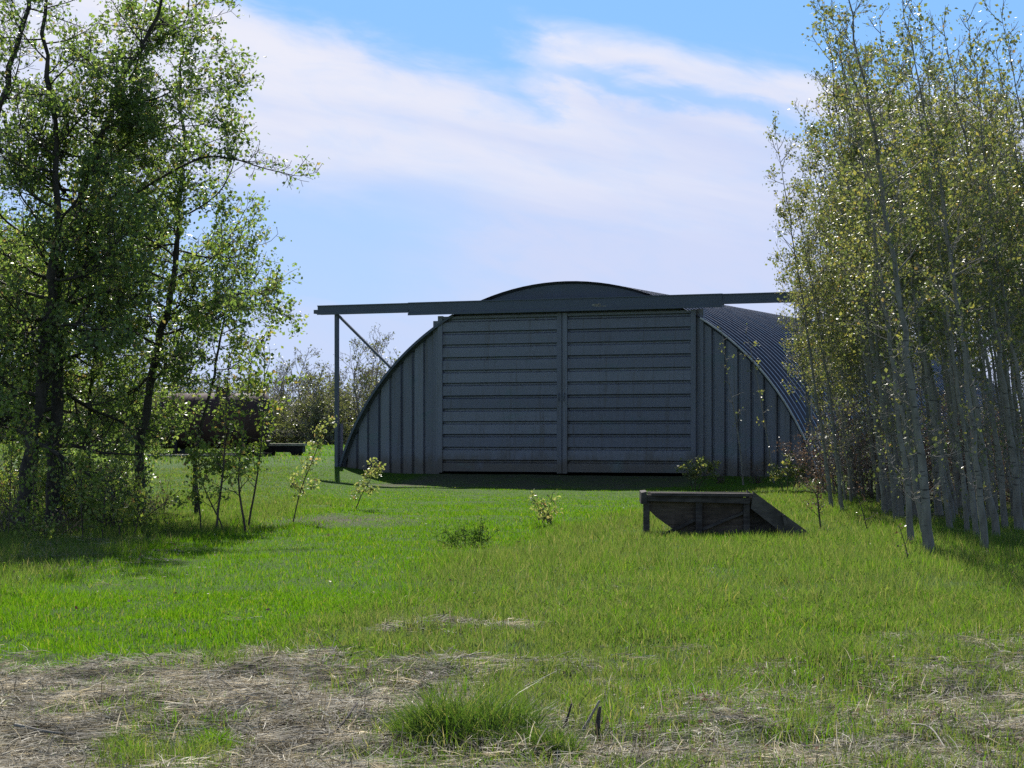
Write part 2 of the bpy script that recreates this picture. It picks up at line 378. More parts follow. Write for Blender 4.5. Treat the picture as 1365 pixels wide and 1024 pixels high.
def meadow():
    rng = np.random.default_rng(5); mb, mr = MB(), MB()
    for n, y0, y1, pw, far, wm in ((340000, 9.2, 21, 1.2, False, 1.0), (560000, 21, 64, 1.15, True, 1.0), (40000, 64, 135, 1.0, True, 1.6)):
        x, y = scatter(rng, n, y0, y1, pw - 1, 4.0)
        st, lu = straw_at(x, y), lush_at(x, y)
        clump = fbm(x * 1.7, y * 1.7, 77, 3)
        keep = rng.random(n) > np.clip(st * 1.08 - .12 - .35 * (clump - .5), 0, .97)
        keep &= ~in_hangar(x, y)
        keep &= rng.random(n) < np.clip(.45 + 1.1 * clump, 0, 1) + lu
        x, y, st, lu, clump = x[keep], y[keep], st[keep], lu[keep], clump[keep]
        edge = 1 + .5 * fbm(x * .35, y * .35, 13, 2) + .9 * sstep(330, 150, HX + x / y * F_PX) * sstep(24, 27, y) * sstep(44, 38, y)
        h = (.06 + .17 * clump ** 1.5 * edge) * (1 - .5 * lu) * (1 - .35 * st) * rng.uniform(.45, 1.25, len(x))
        h = np.where(rng.random(len(x)) < .015, h * 1.7, h)
        h = h * np.interp(y, [9, 25, 42, 52, 62, 70, 140], [1, 1.05, .9, .55, .5, 1, 1.5])
        # thinned against the doors so dark soil colour deepens the shadow there
        s = (x - HX0) * CA - (y - HD) * SA; w_ = (x - HX0) * SA + (y - HD) * CA
        front = (np.abs(s) < 4.5) * sstep(-2.4, -.4, w_)
        k2 = rng.random(len(x)) > front * .8
        x, y, h, lu = x[k2], y[k2], h[k2], lu[k2]
        w = rng.uniform(.0035, .008, len(x)) * np.interp(y, [9, 20, 40, 64, 130], [.9, 1.3, 2.6, 4.2, 9]) * wm
        ro = rng.random(len(x)) > np.clip(lu * .9 + .18 + .5 * (fbm(x * .6, y * .4, 91, 3) - .5), .08, .95)
        for q, m_ in ((~ro, mb), (ro, mr)): blades(m_, rng, x[q], y[q], h[q], w[q], rng.uniform(.1, .85, int(q.sum())), far)
    tag(mb.obj('grass', M['grass']), 'bright green meadow grass growing up to the hangar doors', 'grass', kind='stuff')
    tag(mr.obj('rough_grass', M['grass_rough']), 'duller taller grass mixed with dry stalks around the lush strip', 'grass', kind='stuff')

    mb = MB(); nc = 15000           # the dead grass lies in tufts that all fell one way
    cx, cy = scatter(rng, nc, 9.2, 32, .8, 1.2); st = straw_at(cx, cy)
    keep = rng.random(nc) < np.clip(st * 1.4 - .12, .012, 1) * np.interp(cy, [9, 18, 32], [1, .8, .5])
    cx, cy = cx[keep], cy[keep]; nc = len(cx)
    caz = fbm(cx * .55, cy * .55, 41, 2) * 3.0 - 1.2 + rng.normal(0, .8, nc) + pi * (rng.random(nc) < .5); chh = rng.random(nc) ** 2 * .05
    i = rng.integers(0, nc, nc * 26); n = len(i)
    x = cx[i] + rng.normal(0, .075, n); y = cy[i] + rng.normal(0, .075, n); st = straw_at(x, y)
    az = caz[i] + rng.normal(0, .33, n)
    L = rng.uniform(.04, .2, n); pit = np.abs(rng.normal(0, .2, n)); up = rng.random(n) < .07
    pit = np.where(up, rng.uniform(.5, 1.3, n), pit); w = rng.uniform(.0016, .005, n)
    lift = (rng.random(n) ** 2 * .03 + chh[i]) * (.3 + st)
    P0 = np.stack([x, y, ground_z(x, y) + .004 + lift], -1)
    d = np.stack([np.cos(az) * np.cos(pit), np.sin(az) * np.cos(pit), np.sin(pit)], -1)
    sd = np.stack([-np.sin(az), np.cos(az), rng.normal(0, .6, n)], -1) * (w / 2)[:, None]
    crv = np.stack([-np.sin(az), np.cos(az), 0 * az], -1) * (rng.normal(0, .2, n) * L)[:, None]
    rings = []
    for t in (0, .4, .75, 1):
        c = P0 + d * (L * t)[:, None] + crv * t * t; c[:, 2] -= L * .12 * t * t
        k = (1, 1, .8, .25)[(0, .4, .75, 1).index(t)]
        rings += [c - sd * k, c + sd * k]
    V = np.stack(rings, 1).reshape(-1, 3); i8 = np.arange(n)[:, None] * 8
    mb.add(V, [i8 + np.array([[a, a + 1, a + 3, a + 2]]) for a in (0, 2, 4)])
    tag(mb.obj('dead_grass', M['straw']), 'matted grey and tan dead grass lying across the near ground', 'dead grass', kind='stuff')

    mb = MB(); n = 34000
    x, y = scatter(rng, n, 9.3, 45, .9, .8)
    px = HX + x / y * F_PX
    keep = (rng.random(n) < np.clip(sstep(760, 1250, px) * sstep(17, 13, y) * .9 + .5 * sstep(1080, 1200, px) * sstep(34, 38, y) + .45 * sstep(330, 200, px) * sstep(25, 28, y) + .03, 0, 1)) & (fbm(x * 1.6, y * 1.6, 55, 2) > .42)
    x, y = x[keep], y[keep]
    leaves(mb, rng, np.stack([x, y, ground_z(x, y) + rng.uniform(.01, .05, len(x))], -1), .042, .7, flat=.6)
    tag(mb.obj('leaf_litter', M['leaf_litter']), 'brown dead leaves strewn over the ground at lower right', 'leaf litter', kind='stuff')

    mb = MB(); n = 1700             # broad leaved weeds through the rough grass
    x, y = scatter(rng, n, 9.5, 42, .4, .8); lu = lush_at(x, y)
    keep = (rng.random(n) > lu * .85) & (fbm(x * .8, y * .8, 66, 2) > .42) & (straw_at(x, y) < .6) & (y > 13)
    x, y = x[keep], y[keep]; i = rng.integers(0, len(x), len(x) * 13); sz = rng.uniform(.03, .09, len(x))[i]
    P = np.stack([x[i] + rng.normal(0, 1, len(i)) * sz, y[i] + rng.normal(0, 1, len(i)) * sz, ground_z(x, y)[i] + rng.uniform(.02, .13, len(i))], -1)
    leaves(mb, rng, P, .032, .5, flat=.3, droop=-.2)
    tag(mb.obj('meadow_weeds', M['leaf_weed']), 'low broad leaved weeds scattered through the rough grass', 'weeds', kind='stuff')

def leaves(mb, rng, P, size, asp=.8, flat=0.0, droop=.25):
    """kite shaped folded leaves"""
    n = len(P)
    a = rng.normal(size=(n, 3)); a[:, 2] = a[:, 2] * (1 - flat) - droop
    a /= np.linalg.norm(a, axis=1)[:, None]
    b = rng.normal(size=(n, 3)); b[:, 2] *= 1 - .8 * flat; b -= a * (a * b).sum(1)[:, None]; b /= np.linalg.norm(b, axis=1)[:, None] + 1e-9
    c = np.cross(a, b)
    L = (size * rng.uniform(.45, 1.4, n))[:, None]; w = L * asp / 2
    V = np.stack([P, P + a * L * .42 + b * w + c * w * .25, P + a * L, P + a * L * .42 - b * w + c * w * .25], 1).reshape(-1, 3)
    mb.add(V, np.arange(n)[:, None] * 4 + np.array([[0, 1, 2, 3]]))
meadow()

# ------------------------------------------------------------------ trees
def norm(v): v = np.asarray(v, float); return v / (np.linalg.norm(v) + 1e-9)

def smooth_path(pts, per=5):
    pts = np.asarray(pts, float)
    n = len(pts); P = np.vstack([2 * pts[0] - pts[1], pts, 2 * pts[-1] - pts[-2]]); out = []
    for i in range(1, n):
        p0, p1, p2, p3 = P[i - 1], P[i], P[i + 1], P[i + 2]
        for t in np.linspace(0, 1, per, endpoint=False):
            out.append(.5 * ((2 * p1) + (p2 - p0) * t + (2 * p0 - 5 * p1 + 4 * p2 - p3) * t * t + (3 * p1 - p0 - 3 * p2 + p3) * t ** 3))
    out.append(pts[-1]); return np.array(out)

def grow(rng, wd, tips, p, d, L, r, lvl, S):
    """a branch with its side branches; the last level carries the leaves"""
    n = max(3, int(L / S['seg'][lvl]) + 1)
    pts = [np.array(p, float)]; d = norm(d)
    for k in range(n):
        d = norm(d + rng.normal(0, S['wob'], 3) + np.array((0, 0, S['up'][lvl])) / n)
        pts.append(pts[-1] + d * L / n)
    pts = np.array(pts)
    wd.tube(pts, np.linspace(r, max(r * .22, S['rmin']), n + 1), 5 if lvl == 0 else 3)
    if lvl >= S['lev'] - 1:
        tips.append(pts); return
    tips.append(pts[-max(2, n // 3):])
    m = max(1, rng.poisson(S['kid'][lvl] * L))
    for t in rng.uniform(S['from'], 1, m):
        i = min(n - 1, int(t * n)); q = pts[i] + (pts[i + 1] - pts[i]) * (t * n - i)
        ax = norm(pts[i + 1] - pts[i])
        sd = rng.normal(size=3); sd = norm(sd - ax * sd.dot(ax))
        ang = rng.uniform(*S['ang'])
        grow(rng, wd, tips, q, ax * cos(ang) + sd * sin(ang), L * S['rat'][lvl] * rng.uniform(.6, 1.2) * (1.15 - .5 * t), max(r * (1 - .7 * t) * .6, S['rmin']), lvl + 1, S)

def put_leaves(rng, lf, tips, per_m, size, spread, asp=.8, droop=.25):
    out = []
    for P in tips:
        L = np.linalg.norm(np.diff(P, axis=0), axis=1).sum()
        n = rng.poisson(per_m * L * rng.gamma(1.1, .9))
        if not n: continue
        t = rng.random(n) ** .7 * (len(P) - 1); i = np.minimum(t.astype(int), len(P) - 2); f = (t - i)[:, None]
        out.append(P[i] * (1 - f) + P[i + 1] * f + rng.normal(0, spread, (n, 3)))
    if out: leaves(lf, rng, np.concatenate(out), size, asp, 0, droop)

POPLAR = dict(lev=3, seg=(.22, .16, .1), wob=.14, up=(.35, .25, .1), rmin=.004, kid=(6.5, 9.0), rat=(.42, .5), ang=(.5, 1.15), **{'from': .15})
ASPEN = dict(lev=3, seg=(.2, .14, .1), wob=.12, up=(.55, .35, .1), rmin=.003, kid=(8, 8.5), rat=(.5, .55), ang=(.45, 1.0), **{'from': .15})
FAR = dict(lev=4, seg=(.5, .35, .25, .2), wob=.14, up=(.5, .3, .15, .1), rmin=.011, kid=(2.8, 3.4, 4.0), rat=(.55, .55, .6), ang=(.45, 1.0), **{'from': .2})
TWIG = dict(lev=2, seg=(.15, .1), wob=.16, up=(.2, .1), rmin=.0025, kid=(5,), rat=(.5,), ang=(.4, 1.1), **{'from': .15})

def make_tree(name, label, cat, trunk, r0, mats, seed, S, n1, h0, prof, el, leaf, group=None, extra=(), rtop=.12, part='crown', bare=0):
    """trunk: world points; prof(t): branch length at height fraction t; leaf: (per metre, size, spread)"""
    rng = np.random.default_rng(seed)
    base = np.array(trunk[0], float)
    P = smooth_path(np.array(trunk) - base, 5)
    n = len(P); P[1:-1] += rng.normal(0, r0 * .26, (n - 2, 3)) * np.array((1, 1, 0))
    t = np.linspace(0, 1, n)
    rad = r0 * (1 - t ** .8 * (1 - rtop)) * (1 + .35 * np.exp(-t * 28))
    wd, lf, tips = MB(), MB(), []
    P[0, 2] -= .12
    wd.tube(P, rad * rng.uniform(.88, 1.12, n), 8)
    seg = np.linalg.norm(np.diff(P, axis=0), axis=1).sum()
    for k in range(n1):
        q = h0 + (1 - h0) * ((k + rng.random()) / n1); x = q * (n - 1); i = min(n - 2, int(x))
        c = P[i] + (P[i + 1] - P[i]) * (x - i)
        az = k * 2.39996 + rng.normal(0, .5); e = rng.uniform(*el)
        grow(rng, wd, tips, c, (cos(az) * cos(e), sin(az) * cos(e), sin(e)), prof(q) * rng.uniform(.65, 1.2), max(rad[i] * .42, .008), 0, S)
    tips.append(P[-4:])
    low = []
    for k in range(bare):           # thin twigs low on the trunk, few with leaves
        x = rng.uniform(.1, .6) * (n - 1); i = int(x); az = rng.random() * 6.28; e = rng.uniform(-.3, .6)
        grow(rng, wd, low, P[i], (cos(az) * cos(e), sin(az) * cos(e), sin(e)), rng.uniform(.2, .7), .005, 0, dict(S, lev=3))
    bare_tips = []
    for path in extra:
        E = smooth_path(np.array(path) - base, 4); wd.tube(E, np.linspace(.03, .006, len(E)), 5)
        for k in range(3, len(E)):
            for _ in range(2): grow(rng, wd, tips if k < 12 else bare_tips, E[k], rng.normal(0, .6, 3) + norm(E[k] - E[k - 1]) + (0, 0, .25), rng.uniform(.2, .5), .006, 1, S)
    put_leaves(rng, lf, tips, *leaf); put_leaves(rng, lf, low, leaf[0] * .18, *leaf[1:]); put_leaves(rng, lf, bare_tips, leaf[0] * .45, *leaf[1:])
    o = thing(name, label, cat, base, 0, group)
    wd.obj('trunk', mats[0], o, True)
    if lf.n: lf.obj(part, mats[1], o)
    return o

def pts(Y, *pp, dy=0.0):
    n = len(pp); return [at(a, b, Y + dy * k / (n - 1)) for k, (a, b) in enumerate(pp)]

# --- the poplars that fill the left of the view
LV = (29, .072, .08)
g = 'poplars crowded at the left edge'
bell = lambda m: (lambda t: m * (.62 + .62 * math.exp(-((t - .36) / .28) ** 2)))
D = ((M['bark_dark'], M['leaf_poplar']))
make_tree('poplar_tree', 'tall dark poplar whose upper trunk bends right above the leaf mass', 'tree',
          pts(36, (70, 706), (74, 560), (85, 340), (125, 215), (160, 110), (200, 40), (235, -70)), .135, D, 11, POPLAR, 48, .13, bell(1.9), (-.3, .75), LV, g,
          extra=[pts(36, (130, 300), (190, 252), (265, 212), (310, 212), (350, 224), (392, 234))])
make_tree('poplar_tree', 'stout dark poplar trunk leaning right at the left edge of the photo', 'tree',
          pts(35, (22, 712), (45, 570), (66, 420), (75, 290), (70, 160), (60, 20), (70, -80)), .13, D, 12, POPLAR, 46, .13, bell(1.8), (-.3, .75), LV, g)
make_tree('poplar_tree', 'poplar with trunk standing left of the rusty tank, widest crown to the right', 'tree',
          pts(38, (182, 702), (186, 600), (205, 480), (228, 390), (236, 300), (245, 200), (240, 90), (252, 0)), .11, D, 13, POPLAR, 46, .24, bell(1.85), (-.35, .7), LV, g)
make_tree('poplar_tree', 'thin poplar half hidden between the two stoutest left trunks', 'tree',
          pts(40, (48, 700), (52, 560), (95, 400), (125, 330), (150, 250), (165, 170)), .055, D, 14, POPLAR, 36, .16, bell(1.6), (-.3, .7), LV, g)
make_tree('poplar_tree', 'poplar cut by the left border, its bare limbs reaching into the top corner', 'tree',
          pts(36, (-80, 715), (-66, 500), (-50, 320), (-20, 200), (15, 90), (45, -40), (60, -110)), .13, D, 15, POPLAR, 30, .14, bell(1.35), (-.1, .9), (16, .068, .07), g)
make_tree('poplar_tree', 'slim poplar behind the middle of the left clump, crown low and dark', 'tree',
          pts(41, (120, 690), (118, 580), (130, 450), (150, 350), (160, 280)), .07, D, 16, POPLAR, 40, .2, bell(1.75), (-.35, .6), LV, g)
make_tree('poplar_tree', 'short poplar rising behind the bright saplings, below the long bare twig', 'tree',
          pts(40, (262, 690), (262, 600), (285, 500), (300, 420), (318, 350), (322, 300)), .05, D, 17, POPLAR, 26, .4, bell(1.05), (-.2, .8), (36, .066, .06), g)

make_tree('poplar_tree', 'spreading poplar behind the leaning left trunk, foliage low over its fork', 'tree',
          pts(42, (-20, 690), (-8, 560), (10, 450), (20, 380), (35, 300)), .08, D, 18, POPLAR, 40, .2, bell(1.8), (-.35, .6), LV, g)

# --- young leafy growth in front of them
def sapling(label, stems, Y, seed, r=.018, n1=14, ln=.45, leaf=(26, .06, .04), mats=None, group=None, h0=.2, name='sapling', cat='sapling', S=TWIG):
    rng = np.random.default_rng(seed); mats = mats or (M['bark_twig'], M['leaf_bright'])
    stems = [[at(a, b, Y + .12 * j) for a, b in s] for j, s in enumerate(stems)]
    base = stems[0][0].copy(); base[2] = gz(base[0], base[1])
    wd, lf, tips = MB(), MB(), []
    if mats[1] is M['leaf_pale']: n1 = int(n1 * 1.8)
    for s in stems:
        P = smooth_path(np.array(s) - base, 4); P[0, 2] = min(P[0, 2], gz(base[0] + P[0, 0], base[1] + P[0, 1]) - base[2] - .06)
        wd.tube(P, np.linspace(r, .004, len(P)), 5); tips.append(P[-5:])
        for k in range(n1):
            q = h0 + (1 - h0) * (k + rng.random()) / n1; x = q * (len(P) - 1); i = min(len(P) - 2, int(x)); c = P[i] + (P[i + 1] - P[i]) * (x - i)
            az = rng.random() * 2 * pi; e = rng.uniform(.1, 1.0)
            grow(rng, wd, tips, c, (cos(az) * cos(e), sin(az) * cos(e), sin(e)), ln * rng.uniform(.5, 1.2) * (1.15 - .5 * q), r * .4, 0, S)
    put_leaves(rng, lf, tips, leaf[0] * 3.6, leaf[1] * 1.05, leaf[2] * 1.25)
    o = thing(name, label, cat, base, 0, group)
    wd.obj('stem', mats[0], o, True)
    if lf.n: lf.obj('foliage', mats[1], o)
    return o

gs = 'young leafy saplings at the left'
sapling('tallest bright green sapling in front of the rusty tank', [[(288, 700), (298, 620), (302, 540), (306, 460)], [(328, 712), (318, 640), (326, 560), (336, 470)]], 34, 31, .022, 22, .66, (15, .064, .05), group=gs)
sapling('low bright sapling with forked stem left of the rusty tank', [[(268, 700), (262, 640), (250, 570)], [(300, 708), (272, 650), (262, 600)]], 34.5, 32, .016, 12, .42, (16, .06, .045), group=gs)
sapling('bright leafed young growth on the right flank of the poplars, under the sky', [[(330, 705), (345, 620), (352, 530), (352, 450)]], 35.5, 33, .02, 22, .7, (18, .064, .05), group=gs)
sapling('leafy sapling before the second stout trunk, pale leaf clusters', [[(112, 740), (108, 660), (112, 600)], [(135, 735), (140, 660), (150, 625)]], 32, 34, .014, 12, .4, (24, .058, .04), group=gs)
sapling('low sapling hugging the left border, leaves yellow green', [[(10, 745), (14, 640), (20, 530)], [(30, 750), (45, 690), (40, 560)]], 31.5, 35, .014, 14, .45, (24, .06, .04), group=gs)
sapling('low pale sapling near ground between the poplar trunk and the forked sapling', [[(160, 722), (156, 680), (140, 640)], [(176, 722), (184, 690), (180, 650)]], 32.5, 36, .012, 10, .36, (24, .055, .04), group=gs)
sapling('knee high sapling in the shade below the leaning left trunk', [[(45, 760), (40, 720), (26, 690)], [(52, 760), (60, 720), (72, 690)]], 30.5, 37, .01, 9, .3, (24, .05, .035), group=gs)
sapling('lone leaning sapling left of the track post', [[(390, 698), (402, 650), (422, 600), (432, 565)]], depth_at(697), 38, .013, 12, .3, (34, .06, .035), (M['bark_twig'], M['leaf_pale']))
sapling('small leaning sapling against the dark left end wall', [[(473, 682), (482, 660), (496, 636), (508, 622)]], depth_at(680), 39, .012, 9, .26, (34, .06, .035), (M['bark_twig'], M['leaf_pale']))
sapling('small pink tinged sapling alone on the grass before the closed doors', [[(742, 706), (728, 688), (708, 660)], [(742, 706), (730, 690), (737, 657)]], depth_at(704), 40, .009, 6, .2, (34, .055, .03), (M['bark_twig'], M['leaf_pale']))
sapling('low broad weed clump on the mown grass left of the pink sapling', [[(618, 733), (606, 722), (592, 708)], [(618, 733), (620, 720), (616, 706)], [(618, 733), (634, 720), (645, 702)], [(618, 733), (640, 726), (655, 716)], [(618, 733), (600, 728), (584, 720)]], depth_at(730), 41, .006, 10, .2, (60, .03, .03), (M['bark_twig'], M['leaf_weed']), name='weed_clump', cat='weed')
sapling('bare forked sapling beside the low end of the ramp', [[(1094, 708), (1092, 685), (1088, 660), (1074, 642)], [(1094, 700), (1090, 670), (1092, 640)]], depth_at(706), 42, .016, 9, .35, (9, .035, .03), (M['bark_twig'], M['leaf_dead']))
sapling('thin dark whip growing from the grass between ramp and aspens', [[(1157, 712), (1152, 690), (1144, 664), (1132, 640)]], depth_at(710), 43, .011, 6, .25, (10, .035, .03), (M['bark_twig'], M['leaf_dead']))
sapling('short dark whip in front of the nearest aspen trunk', [[(1212, 752), (1207, 728), (1198, 700)]], depth_at(750), 44, .008, 5, .15, (8, .03, .02), (M['bark_twig'], M['leaf_dead']))
sapling('small bush with a yellow leaf spot below the right door edge', [[(926, 648), (930, 630), (934, 612)], [(930, 648), (945, 630), (940, 618)], [(924, 648), (915, 632), (918, 622)]], 54, 45, .012, 9, .38, (16, .075, .05), (M['bark_twig'], M['leaf_aspen']), name='bush', cat='bush')
sapling('small bush with orange tipped leaves at the right foot of the end wall', [[(1050, 652), (1050, 630), (1053, 612)], [(1056, 652), (1066, 632), (1072, 620)], [(1045, 652), (1036, 636), (1030, 628)]], 53, 46, .012, 9, .36, (18, .075, .05), (M['bark_twig'], M['leaf_aspen']), name='bush', cat='bush')
sapling('left of two pale bare saplings against the right end wall', [[(991, 640), (984, 580), (972, 510), (962, 440)]], 56, 47, .028, 12, .42, (4, .06, .03), (M['bark_aspen'], M['leaf_aspen']), h0=.35)
sapling('right of two pale bare saplings against the right end wall', [[(1032, 640), (1022, 580), (1008, 500), (994, 440)]], 56, 48, .026, 12, .42, (4, .06, .03), (M['bark_aspen'], M['leaf_aspen']), h0=.35)

# --- aspen stand at the right
def aspen_proto(seed, H, r0, dens, lean=-.15):
    rng = np.random.default_rng(seed)
    c = rng.uniform(-.25, .25)
    tr = [(lean * H * t + c * math.sin(pi * t) * .6, .1 * c * math.sin(2 * pi * t), H * t) for t in (0, .2, .4, .6, .8, 1)]
    h0 = rng.uniform(.3, .42)
    o = make_tree('aspen_tree', 'aspen', 'tree', tr, r0, (M['bark_aspen'], M['leaf_aspen']), seed, ASPEN, 24, h0,
                  lambda t: .3 + 1.15 * max(0, 1 - t) ** .7 * min(1, (t - h0) * 4 + .35), (.25, 1.05), (dens, .056, .06), 'aspens in the stand by the hangar', rtop=.06, bare=18)
    return o
protos = [aspen_proto(100 + k, H, r, d) for k, (H, r, d) in enumerate([(8.3, .07, 34), (8.0, .048, 30), (7.4, .04, 34), (8.6, .06, 28), (6.8, .036, 36), (7.8, .045, 36), (8.2, .052, 26), (7.1, .038, 34)])]
front = [  # pixel of the foot, proto, scale, label
    (1216, 724, 1, 1.0, 'pale aspen with the left trunk of the nearest close pair, bare up to the crown'),
    (1241, 738, 0, 1.02, 'thickest near aspen, foot furthest forward in the grass beside its twin'),
    (1233, 716, 2, 1.0, 'slim aspen squeezed just behind the nearest close pair'),
    (1109, 676, 5, 1.06, 'leftmost full height aspen, standing clear in front of the hangar roof'),
    (1123, 684, 4, .95, 'very thin aspen whip at the right foot of the leftmost aspen'),
    (1188, 682, 3, 1.05, 'aspen set back midway between leftmost aspen and nearest pair'),
    (1268, 706, 2, 1.05, 'thin aspen leaning just right of the nearest pair'),
    (1290, 712, 4, 1.1, 'wispy aspen second right of the nearest pair, trunk dark at foot'),
    (1303, 718, 5, 1.0, 'aspen with straight leaning trunk, third right of the nearest pair'),
    (1313, 732, 6, 1.0, 'forward aspen with a pale leaning trunk toward the right border'),
    (1329, 716, 3, .98, 'stout aspen in the bunch at right, trunk crossing its neighbour'),
    (1341, 704, 1, 1.06, 'aspen behind the stout bunch near the right border'),
    (1361, 708, 0, 1.04, 'thick grey aspen on the right border with the darkest foot'),
    (1352, 690, 7, 1.08, 'thin aspen squeezed behind the thick one on the right border'),
]
used = set(); rr = random.Random(4)
def plant(px, Y, k, s, rz, label, group):
    b = foot(px, Y)
    if k not in used:
        used.add(k); t = protos[k]; t.location = b; t.rotation_euler = (0, 0, rz); t.scale = (s,) * 3; t['label'] = label; t['group'] = group
    else: dup(protos[k], b, rz, s, label, group)
for px, py, k, s, lb in front: plant(px, depth_at(py), k, s, rr.uniform(-.35, .35), lb, 'aspens along the open edge of the stand')
for j in range(70):
    Y = 36 + 17 * (j + rr.random()) / 70
    lo = np.interp(Y, [36, 44, 53], [1210, 1150, 1120])
    plant(rr.uniform(lo, 1420), Y, rr.randrange(8), rr.uniform(.95, 1.2), rr.uniform(-.6, .6), 'slender aspen deep in the crowded stand between the edge trunks and the hangar roof', 'aspens deep inside the stand')
for j in range(18):
    Y = 45 + 9 * rr.random()
    plant(1096 + 90 * (j + rr.random()) / 18, Y, (2, 4, 7, 5, 1, 4)[j % 6], rr.uniform(.66, .95), rr.uniform(-.5, .5), 'thin aspen in the left rear corner of the stand, before the ribbed hangar roof', 'thin aspens in the rear corner of the stand')
for px, Y, k, s, lb in ((1152, 50, 5, 1.1, 'aspen at the left rear of the stand, crown over the track end'), (1134, 53, 2, 1.12, 'rear aspen nearest the right door track, lowest crown at the left edge'), (1172, 47, 7, 1.18, 'aspen behind the leftmost aspen, crown a step higher')):
    plant(px, Y, k, s, .2, lb, 'aspens along the open edge of the stand')
for px, Y, s in ((1395, 33, 1.05), (1425, 35, 1.1), (1440, 31, 1.0)):
    plant(px, Y, rr.randrange(8), s, 0, 'aspen just past the right border, only its leaning crown reaching into view', 'aspens past the right border')

# --- brown brush under the aspens and at the wall
def brush(label, px, Y, h, w, seed, group, lv=7, name='brush_thicket', cat='brush', leafm=None, ls=.045, r=.009, n=16, barkm=None):
    rng = np.random.default_rng(seed); wd, lf, tips = MB(), MB(), []
    for k in range(n):
        az = rng.random() * 6.28; e = rng.uniform(.35, 1.45); o = rng.normal(0, .05, 3) * (1, 1, 0)
        grow(rng, wd, tips, o - (0, 0, .05), (cos(az) * cos(e), sin(az) * cos(e), sin(e)), h * rng.uniform(.6, 1.1), r, 0, dict(TWIG, rmin=r * .28, lev=3, seg=(.2, .15, .1), up=(.2, .1, 0), kid=(4.5, 5), rat=(.45, .5)))
    put_leaves(rng, lf, tips, lv, ls, ls)
    o = thing(name, label, cat, foot(px, Y), 0, group)
    wd.obj('stem', M[barkm or 'bark_twig'], o, True); lf.obj('foliage', M[leafm or 'leaf_dead'], o); return o
for j, (px, Y, h) in enumerate([(1098, 53.5, 1.1), (1120, 51, 2.0), (1165, 49, 2.2), (1205, 51, 2.5), (1240, 47, 2.0), (1275, 49, 2.6), (1310, 46, 2.2), (1345, 48, 2.6), (1370, 44, 2.2), (1140, 54, 2.4), (1290, 53, 3.0), (1010, 56.3, .6), (960, 56.6, .5)]):
    brush('low brown brush against the foot of the right end wall' if j > 10 else 'twiggy brown brush filling the dark floor of the aspen stand', px, Y, h, 1.6, 200 + j, 'brush at the foot of the end wall' if j > 10 else 'brush under the aspens', lv=5 if j > 10 or j == 0 else 16)
for j, (px, Y, h) in enumerate([(20, 41, 1.2), (95, 38, 1.0), (150, 42, 1.2), (215, 40, .8), (70, 33, .6), (5, 33, .7)]):
    brush('grey tangle of dead brush in the shade under the left poplars', px, Y, h, 1.8, 240 + j, 'brush under the poplars', 4)

for j, (px, Y, h, lb) in enumerate([(18, 43, 1.6, 'leafy shrub behind the foot of the leaning left trunk'), (100, 44, 1.7, 'leafy shrub filling the gap between the two stoutest trunks'),
        (150, 45, 1.7, 'leafy shrub behind the slim middle poplar'), (100, 37, 1.5, 'low leafy shrub before the second stout trunk'), (150, 35, 1.2, 'lowest leafy shrub in the shade at the front of the clump')]):
    brush(lb, px, Y, h, 1, 260 + j, 'leafy shrubs under the poplars', 34, 'shrub', 'shrub', 'leaf_poplar' if j % 3 else 'leaf_bright', .07, .014, 14)
brush('dead weeds tangled under the sloping side of the ramp', 1016, 33.5, .42, 1, 280, None, 14, 'dead_weeds', 'weed', None, .03, .005, 14)
# --- bare trees far behind, left of the hangar
fg = 'distant half bare trees behind the hangar'
far = [(352, 150, 505, 'distant tree just right of the bright saplings, low and twiggy'), (378, 145, 480, 'distant tree above the black cart, greyish and nearly leafless'),
       (402, 148, 466, 'tallest distant tree left of the track post, upright bare crown'), (424, 140, 486, 'rounded distant tree with a green haze of buds left of the track post'),
       (441, 150, 490, 'distant tree half covered by the track post'), (476, 140, 452, 'distant bare tree with a clear trunk between post and hangar wall'),
       (506, 146, 450, 'distant bare tree showing over the sloping edge of the left end wall'), (530, 150, 470, 'distant bare tree mostly hidden by the left end wall'),
       (322, 146, 498, 'distant budding tree above the rusty tank'), (290, 150, 488, 'distant tree behind the left half of the rusty tank'), (455, 160, 500, 'distant low tree seen right behind the track post'), (240, 150, 500, 'distant tree left of the tank seen through poplar leaves'),
       (410, 170, 515, 'low distant tree filling the gap over the black cart'), (365, 172, 520, 'low distant tree farthest back, right of the tank')]
frng = random.Random(9); ftrees = []
for j, (px, Y, top, lb) in enumerate(far):
    b = foot(px, Y); H = at(px, top, Y)[2] - b[2]
    green = j in (3, 8, 9, 11)
    t = make_tree('distant_tree', lb, 'tree', [b, b + (.1, 0, H * .3), b + (-.1 * H * .3, 0, H * .62), b + (.05 * H, .1, H * .93)], .11, (M['bark_far'], M['leaf_far']), 300 + j, FAR, 18, .18,
              lambda t, H=H: H * (.16 + .28 * (1 - t)), (.35, 1.1), (12 if green else 4, .15, .12), fg); ftrees.append(t)

for j in range(60):     # the rest of the bare wood, further back
    px, Y = -220 + 780 * (j + frng.random()) / 60, frng.uniform(150, 215)
    dup(ftrees[frng.randrange(len(ftrees))], foot(px, Y), frng.uniform(0, 6.28), frng.uniform(.8, 1.15), 'distant bare tree in the back rows of the grey wood beyond the hangar', 'back rows of the distant wood')

